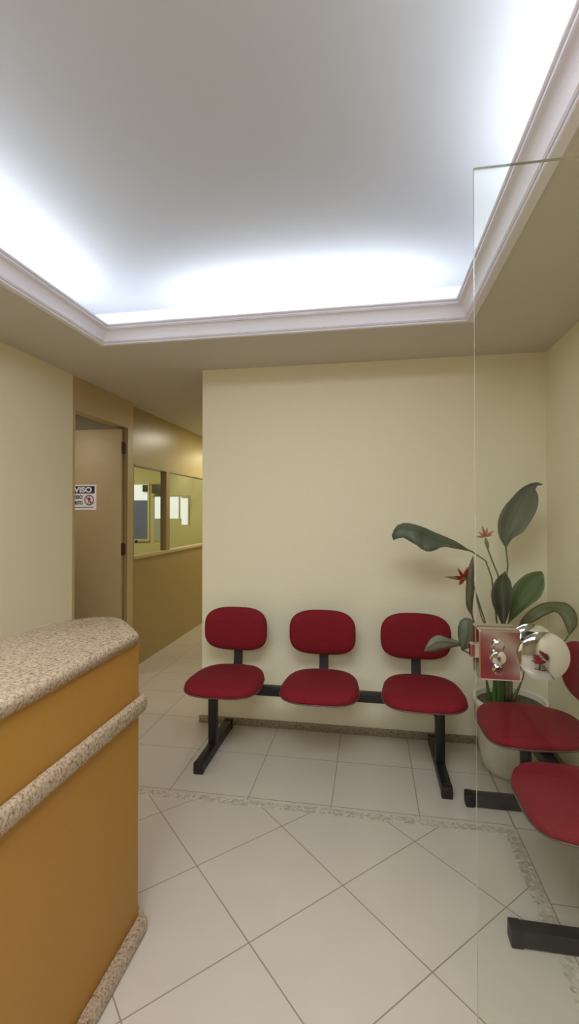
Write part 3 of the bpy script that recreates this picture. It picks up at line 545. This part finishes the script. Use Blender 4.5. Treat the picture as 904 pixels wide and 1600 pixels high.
obj('prohibition_ring', bm, 'signred', sg)
bm = bmesh.new()
def flat(pts): bm.faces.new([bm.verts.new((c_[0]+x, -0.0031, c_[1]+z)) for x, z in pts])
flat([(0.006*math.cos(2*PI*k/12), 0.026+0.006*math.sin(2*PI*k/12)) for k in range(12)])
flat([(-.006, .018), (.008, .018), (.007, -.004), (-.006, -.004)])
flat([(-.006, -.004), (.001, -.004), (-.009, -.032), (-.015, -.030)]); flat([(.0, -.004), (.007, -.004), (.016, -.030), (.010, -.032)])
flat([(-.006, .017), (-.004, .010), (-.019, -.002), (-.021, .002)]); flat([(.008, .017), (.006, .010), (.018, .002), (.020, .006)])
obj('walking_figure', bm, 'ink', sg)

# ---------------------------------------------------------------- reception counter
ct = empty('reception_counter', (-0.95, 0.3, 0))
tag(ct, 'orange reception counter with beige granite top, rail and plinth', 'counter')
ox, oy = -0.95, 0.3
def rel(pts): return [(x-ox, y-oy) for x, y in pts]
FX = -0.775
bm = bmesh.new(); prism(bm, rel([(FX, -1.2), (FX, 1.485), (-0.985, 1.64), (-1.10, 1.58), (-1.12, 1.4), (-1.12, -1.2)]), 0.0, 0.958)
obj('body', bm, 'orange', ct)
def smooth_poly(pts, keep=1, it=2):
    for _ in range(it):
        out = []
        for i, p in enumerate(pts):
            q_ = pts[(i+1) % len(pts)]
            if p[1] < 0: out.append(p); 
            if p[1] < 0 and q_[1] < 0: continue
            a = (p[0]*.75+q_[0]*.25, p[1]*.75+q_[1]*.25); b = (p[0]*.25+q_[0]*.75, p[1]*.25+q_[1]*.75)
            if p[1] >= 0: out.append(a)
            if q_[1] >= 0: out.append(b)
        pts = out
    return pts
def slab(name, out, z0, z1, rnd, mat):
    """a stone slab with a half-round edge"""
    bm = bmesh.new(); n = 7; hh = (z1-z0)/2; zc = (z0+z1)/2
    def inset(pts, d):
        res = []
        m_ = len(pts)
        for i in range(m_):
            a, b, c = Vector(pts[i-1]), Vector(pts[i]), Vector(pts[(i+1) % m_])
            e1 = (b-a).normalized(); e2 = (c-b).normalized()
            n1 = Vector((-e1.y, e1.x)); n2 = Vector((-e2.y, e2.x)); nn = (n1+n2).normalized()
            k = 1/max(0.5, nn.dot(n1)); res.append(b + nn*d*k)
        return res
    rings = []
    for k in range(n):
        a = -PI/2 + PI*k/(n-1)
        rings.append([(p.x, p.y, zc+hh*math.sin(a)) for p in inset(out, rnd*(1-math.cos(a)))])
    loft(bm, rings)
    return obj(name, bm, mat, ct, True)
TX = -0.757
top = rel([(TX, -1.25), (TX, 1.452), (-0.766, 1.468), (-0.79, 1.498), (-0.87, 1.590), (-0.915, 1.635), (-0.955, 1.655), (-1.00, 1.655), (-1.05, 1.63), (-1.10, 1.58), (-1.135, 1.50), (-1.155, 1.3), (-1.155, -1.25)])
tp = slab('countertop', top, 0.960, 1.003, 0.016, 'granite'); tp['label'] = 'beige speckled granite countertop with rounded end'
rl = [(FX-0.002, -1.2), (-0.747, -1.2), (-0.747, 1.487), (-0.750, 1.498), (-0.760, 1.508), (FX-0.02, 1.525), (-0.98, 1.668), (-0.985, 1.635), (FX-0.002, 1.483)]
rail = slab('rail', rel(rl), 0.725, 0.783, 0.012, 'granite'); rail['label'] = 'half-round granite rail across the orange front'
pl = [(FX-0.002, -1.2), (-0.736, -1.2), (-0.736, 1.470), (-0.742, 1.488), (-0.98, 1.685), (-0.985, 1.635), (FX-0.002, 1.483)]
plinth = slab('plinth', rel(pl), 0.0, 0.046, 0.007, 'granite'); plinth['label'] = 'granite skirting along the foot of the counter'

# ---------------------------------------------------------------- waiting benches
def sup(n, e, w, d, taper=0.0, e2=None):
    pts = []
    for k in range(n):
        a = 2*PI*k/n; c, s = math.cos(a), math.sin(a)
        q = e if s < 0 or e2 is None else e2
        x = math.copysign(abs(c)**(2/q), c); y = math.copysign(abs(s)**(2/q), s)
        pts.append((x*w/2*(1-taper*(y+1)/2), y*d/2))
    return pts
SW, SD = 0.452, 0.44
def seat_bm():
    bm = bmesh.new(); base = sup(56, 3.4, SW, SD, 0.15, 2.8); rings = []
    lay = [(0.94, 0.010), (0.985, 0.012), (1.0, 0.020), (1.0, 0.028), (0.985, 0.040), (0.95, 0.048), (0.85, 0.056), (0.6, 0.061), (0.3, 0.062), (0.05, 0.062)]
    for s, z in lay:
        ring = []
        for x, y in base:
            yy = y*s
            dz = -0.012*max(0, (-yy/(SD/2)-0.5)/0.5)**2 + 0.003*max(0, (yy/(SD/2)-0.3)/0.7)**2
            ring.append((x*s, yy, z+dz))
        rings.append(ring)
    loft(bm, rings); return bm
def shell_bm(scale=0.97):
    bm = bmesh.new(); base = sup(56, 3.4, SW, SD, 0.15, 2.8); rings = []
    for s, z in [(0.45, -0.012), (0.75, -0.008), (0.95, 0.004), (0.995, 0.011), (0.97, 0.016)]:
        rings.append([(x*s, y*s, z - 0.012*max(0, (-y*s/(SD/2)-0.5)/0.5)**2 + 0.003*max(0, (y*s/(SD/2)-0.3)/0.7)**2) for x, y in base])
    loft(bm, rings); return bm
def rim_bm():
    bm = bmesh.new(); base = sup(56, 3.4, SW, SD, 0.15, 2.8)
    pts = []
    for x, y in base:
        pts.append((x*1.002, y*1.002, 0.0145 - 0.012*max(0, (-y/(SD/2)-0.5)/0.5)**2 + 0.003*max(0, (y/(SD/2)-0.3)/0.7)**2))
    rings = []
    n = len(pts)
    for i in range(n):
        p = Vector(pts[i]); o_ = Vector((p.x, p.y, 0)).normalized()
        rings.append([p + 0.0035*(math.cos(a)*o_ + math.sin(a)*Vector((0, 0, 1))) for a in (2*PI*k/6 for k in range(6))])
    rings.append(rings[0]); loft(bm, rings, True, False)
    bmesh.ops.remove_doubles(bm, verts=bm.verts[:], dist=1e-6)
    return bm
BW, BH = 0.40, 0.268
def bend(x, z): return 0.045*(1-(x/(BW/2))**2)*0.6 + 0.0*z   # curved in plan, leaning back
def back_bm():
    bm = bmesh.new(); base = sup(44, 3.1, BW, BH); rings = []
    for s, y in [(0.05, -0.030), (0.4, -0.030), (0.75, -0.027), (0.92, -0.020), (0.985, -0.008), (1.0, 0.004), (0.985, 0.014), (0.95, 0.017)]:
        rings.append([(x*s, y + bend(x*s, z*s), z*s) for x, z in base])
    loft(bm, rings); return bm
def backshell_bm():
    bm = bmesh.new(); base = sup(44, 3.1, BW, BH); rings = []
    for s, y in [(0.985, 0.012), (0.99, 0.018), (0.9, 0.027), (0.5, 0.030), (0.05, 0.030)]:
        rings.append([(x*s, y + bend(x*s, z*s), z*s) for x, z in base])
    loft(bm, rings); return bm
SEAT_Z = 0.408
def bar_strip(bm, pts, w, t):
    """flat bar following pts in the y-z plane"""
    rings = []
    for i, (y, z) in enumerate(pts):
        a = Vector(pts[max(i-1, 0)]); b = Vector(pts[min(i+1, len(pts)-1)]); d_ = (b-a).normalized(); n_ = Vector((-d_.y, d_.x))
        p0 = Vector((y, z)) - n_*t/2; p1 = Vector((y, z)) + n_*t/2
        rings.append([(-w/2, p0.x, p0.y), (w/2, p0.x, p0.y), (w/2, p1.x, p1.y), (-w/2, p1.x, p1.y)])
    loft(bm, rings)
def bench(label, loc, rz, xs, feet, seat_y, back_y, foot, back_dx=0.0):
    t = empty('waiting_bench', loc, rz)
    tag(t, label, 'bench', 'red waiting benches')
    x0, x1 = feet
    bm = bmesh.new(); bx(bm, (x0-0.03, -0.025, 0.352), (x1+0.03, 0.025, 0.402), 0.004); obj('beam', bm, 'black', t, True)
    for fx, sg_ in ((x0, 1), (x1, -1)):
        bm = bmesh.new(); bx(bm, (fx-0.025, -0.02, 0.05), (fx+0.025, 0.02, 0.36), 0.004)
        g = [bm.verts.new((fx+sg_*0.02, y, z)) for y, z in ((-0.016, 0.352), (-0.016, 0.29), (0.016, 0.29), (0.016, 0.352))]
        g2 = [bm.verts.new((fx+sg_*0.075, y, 0.352)) for y in (-0.016, 0.016)]
        bm.faces.new((g[0], g[1], g2[0])); bm.faces.new((g[3], g2[1], g[2])); bm.faces.new((g[1], g[2], g2[1], g2[0])); bm.faces.new((g[0], g2[0], g2[1], g[3]))
        obj('leg', bm, 'black', t, True)
        bm = bmesh.new(); bx(bm, (fx-0.025, foot[0], 0.004), (fx+0.025, foot[1], 0.058), 0.004)
        f = obj('foot', bm, 'black', t, True)
        for yy, s_ in ((foot[0], -1), (foot[1], 1)):
            bm = bmesh.new(); bx(bm, (fx-0.0265, min(yy, yy-s_*0.035)-0.003*(s_ < 0), 0.0), (fx+0.0265, max(yy, yy-s_*0.035)+0.003*(s_ > 0), 0.0595), 0.004)
            obj('foot_cap', bm, 'plastic', f, True)
    for x in xs:
        s = obj('seat', seat_bm(), 'fabric', t, 'all', (x, seat_y, SEAT_Z))
        obj('seat_shell', shell_bm(), 'plastic', s, 'all'); obj('edge_trim', rim_bm(), 'trim', s, 'all')
        bm = bmesh.new()
        bar_strip(bm, [(seat_y-0.06, 0.399), (seat_y+0.10, 0.397), (back_y-0.01, 0.400), (back_y+0.030, 0.418), (back_y+0.046, 0.47), (back_y+0.052, 0.56), (back_y+0.056, 0.64), (back_y+0.060, 0.70)], 0.055, 0.010)
        b = obj('back_bracket', bm, 'black', t, True); b.location.x = x+back_dx*0.6
        k = obj('backrest', back_bm(), 'fabric', t, 'all', (x+back_dx, back_y, 0.670))
        obj('backrest_shell', backshell_bm(), 'plastic', k, 'all')
    return t
bench('long red bench of three padded seats against the back wall', (-0.275, 2.645, 0), 0,
      (-0.54, 0.0, 0.545), (-0.635, 0.640), -0.030, 0.180, (-0.245, 0.310), -0.014)
bench('short red bench of two seats along the right wall, behind the glass door', (0.715, 2.010, 0), -PI/2,
      (-0.275, 0.295), (-0.365, 0.365), 0.000, 0.205, (-0.270, 0.285))
bench('red bench farther forward on the right wall, seen mirrored in the chrome lock', (0.715, -1.35, 0), -PI/2,
      (-0.55, 0.0, 0.55), (-0.64, 0.64), 0.000, 0.205, (-0.270, 0.285))

# ---------------------------------------------------------------- potted plant
pp = empty('potted_plant', (0.745, 2.74, 0))
tag(pp, 'tall broad-leaved plant with red flowers in a white pot in the corner', 'plant')
def prel(p): return Vector(p) - Vector((0.745, 2.74, 0))
bm = bmesh.new()
lathe(bm, [(0.01, 0.004), (0.125, 0.0), (0.14, 0.012), (0.150, 0.06), (0.172, 0.20), (0.185, 0.345), (0.192, 0.355), (0.194, 0.375), (0.188, 0.385), (0.175, 0.380), (0.168, 0.33), (0.01, 0.32)], 48)
obj('pot', bm, 'pot', pp, True)
bm = bmesh.new(); lathe(bm, [(0.01, 0.322), (0.172, 0.322), (0.172, 0.352), (0.12, 0.362), (0.01, 0.366)], 32); obj('soil', bm, 'soil', pp, True)
for k, (l, m_, r) in LEAF.items():
    bm = bmesh.new(); rows = []
    for a, b, c in zip(l, m_, r):
        a, b, c = prel(a), prel(b), prel(c); row = []
        for j in range(7):
            u = j/6
            q2 = (1-u)*(1-2*u)*a + 4*u*(1-u)*b + u*(2*u-1)*c
            row.append(bm.verts.new(q2))
        rows.append(row)
    for a, b in zip(rows, rows[1:]):
        for j in range(6): bm.faces.new((a[j], a[j+1], b[j+1], b[j]))
    o = obj('leaf', bm, 'leaf_'+k, pp, 'all')
    md = o.modifiers.new('thickness', 'SOLIDIFY'); md.thickness = 0.0016
    bm = bmesh.new(); tube(bm, [prel(p) + Vector((0, -0.0015, 0)) for p in m_], [0.0035*(1-i/len(m_))+0.0008 for i in range(len(m_))], 6)
    obj('midrib', bm, 'stem', o, 'all')
LAB = dict(left='broad grey-green leaf reaching left', tall='large upright leaf near the right wall', arch='olive leaf arching over to the right', grey='pale leaf in front of the red backrest')
for o, k in zip([c for c in pp.children if c.name.startswith('leaf')], LEAF):
    if k in LAB: o['label'] = LAB[k]
for k, pts in STEM.items():
    bm = bmesh.new(); r0 = 0.0035 if k in ('tail', 'thin', 'thin2') else 0.0042
    n_ = len(pts)
    thick = k not in ('tail', 'thin2')
    tube(bm, [prel(p) for p in pts], [r0 + (0.009*max(0, i/(n_-1)-0.55)/0.45 if thick else 0) for i in range(n_)], 8)
    obj('stem', bm, 'stem', pp, 'all')
# leaf sheaths bundled at the base
for i, (dx, dy, tx, ty, hh) in enumerate([(-0.030, -0.02, -0.055, -0.03, 0.16), (-0.012, -0.035, -0.02, -0.05, 0.19), (0.008, -0.03, 0.012, -0.04, 0.21), (0.024, -0.02, 0.03, -0.03, 0.17), (0.0, -0.01, 0.0, -0.02, 0.22)]):
    bx_, by_ = 0.665-0.745, 2.71-2.74
    bm = bmesh.new(); rings = []
    for q in range(6):
        u = q/5; cx_, cy_ = bx_+dx+(tx-dx)*u, by_+dy+(ty-dy)*u; w_ = 0.016*(1-u*0.75); zz = 0.35+hh*u
        rings.append([(cx_+w_*math.cos(a), cy_+w_*0.45*math.sin(a), zz) for a in (2*PI*j/10 for j in range(10))])
    loft(bm, rings); obj('sheath', bm, 'stemgreen', pp, 'all')
def petal(bm, a, b, w_, nrm=Vector((0, -1, 0))):
    a, b = Vector(a), Vector(b); d_ = (b-a); u = d_.cross(nrm).normalized(); rings = []
    for t_, s_ in ((0, 0.35), (0.25, 0.9), (0.5, 1.0), (0.75, 0.6), (1, 0.06)):
        c = a + d_*t_ + nrm*0.006*math.sin(t_*PI)
        rings.append([c + u*w_*s_*math.cos(q) + nrm*w_*0.35*s_*math.sin(q) for q in (2*PI*j/8 for j in range(8))])
    loft(bm, rings)
F = {k: prel(v) for k, v in FL.items()}
bm = bmesh.new(); petal(bm, F['red_base'], F['red_tip'], 0.011); petal(bm, F['red_base'], F['bracttail'], 0.009)
fo = obj('flower', bm, 'bract', pp, 'all'); fo['label'] = 'red flower with a pointed bract on the left'
mid = F['red_base'].lerp(F['red_tip'], 0.3)
for k, wd in (('p1', .008), ('p2', .008), ('p3', .010), ('p4', .011), ('p5', .010)):
    bm = bmesh.new(); petal(bm, mid, F[k], wd); obj('petal', bm, 'petalred', fo, 'all')
bm = bmesh.new(); petal(bm, F['stbase'], F['star'], 0.010)
fo = obj('flower', bm, 'bract', pp, 'all'); fo['label'] = 'star-shaped orange flower on an upright stem'
for k in ('s1', 's2', 's3', 's4', 's5', 's6'):
    bm = bmesh.new(); petal(bm, F['star'], F[k], 0.0065); obj('petal', bm, 'petalorange', fo, 'all')

# ---------------------------------------------------------------- frameless glass door
GX0, GX1, GY, GT = 0.2085, 1.026, 1.0, 2.100
gd = struct(empty('door_2', (GX0, GY, 0)), 'frameless clear glass door on the right with chrome lock and round knob')
bm = bmesh.new(); bx(bm, (0, -0.004, 0.008), (GX1-GX0, 0.004, GT))
for f in bm.faces:
    if abs(f.normal.y) < 0.5: f.material_index = 1
obj('glass_pane', bm, ['glass', 'glassedge'], gd)
lz = 1.072
lock = None
bm = bmesh.new(); bx(bm, (0.000, -0.030, lz), (0.078, -0.0045, lz+0.098), 0.003); bx(bm, (0.000, 0.0045, lz), (0.078, 0.030, lz+0.098), 0.003)
bx(bm, (-0.0115, -0.009, lz+0.036), (0.002, 0.009, lz+0.064), 0.002)
lock = obj('lock_case', bm, 'chromedull', gd); lock['label'] = 'square chrome lock case clamped on the glass edge'
for zz, rr in ((0.068, 0.011), (0.046, 0.014), (0.022, 0.009)):
    bm = bmesh.new(); lathe(bm, [(0.001, 0), (rr, 0), (rr, -0.006), (rr*0.8, -0.008), (0.001, -0.008)], 20, 'Y')
    obj('key_cylinder', bm, 'chrome', lock, True, (0.034, -0.030, lz+zz))
bm = bmesh.new()
for s_ in (-1, 1):
    lathe(bm, [(0.001, s_*0.005), (0.020, s_*0.005), (0.020, s_*0.010), (0.011, s_*0.014), (0.011, s_*0.024), (0.030, s_*0.027), (0.044, s_*0.030), (0.0465, s_*0.032), (0.0465, s_*0.035), (0.042, s_*0.038), (0.025, s_*0.041), (0.008, s_*0.0425), (0.001, s_*0.0425)], 40, 'Y')
kn = obj('door_knob', bm, 'chrome', gd, True, (0.1155, 0, 1.125)); kn['label'] = 'round polished chrome knob'
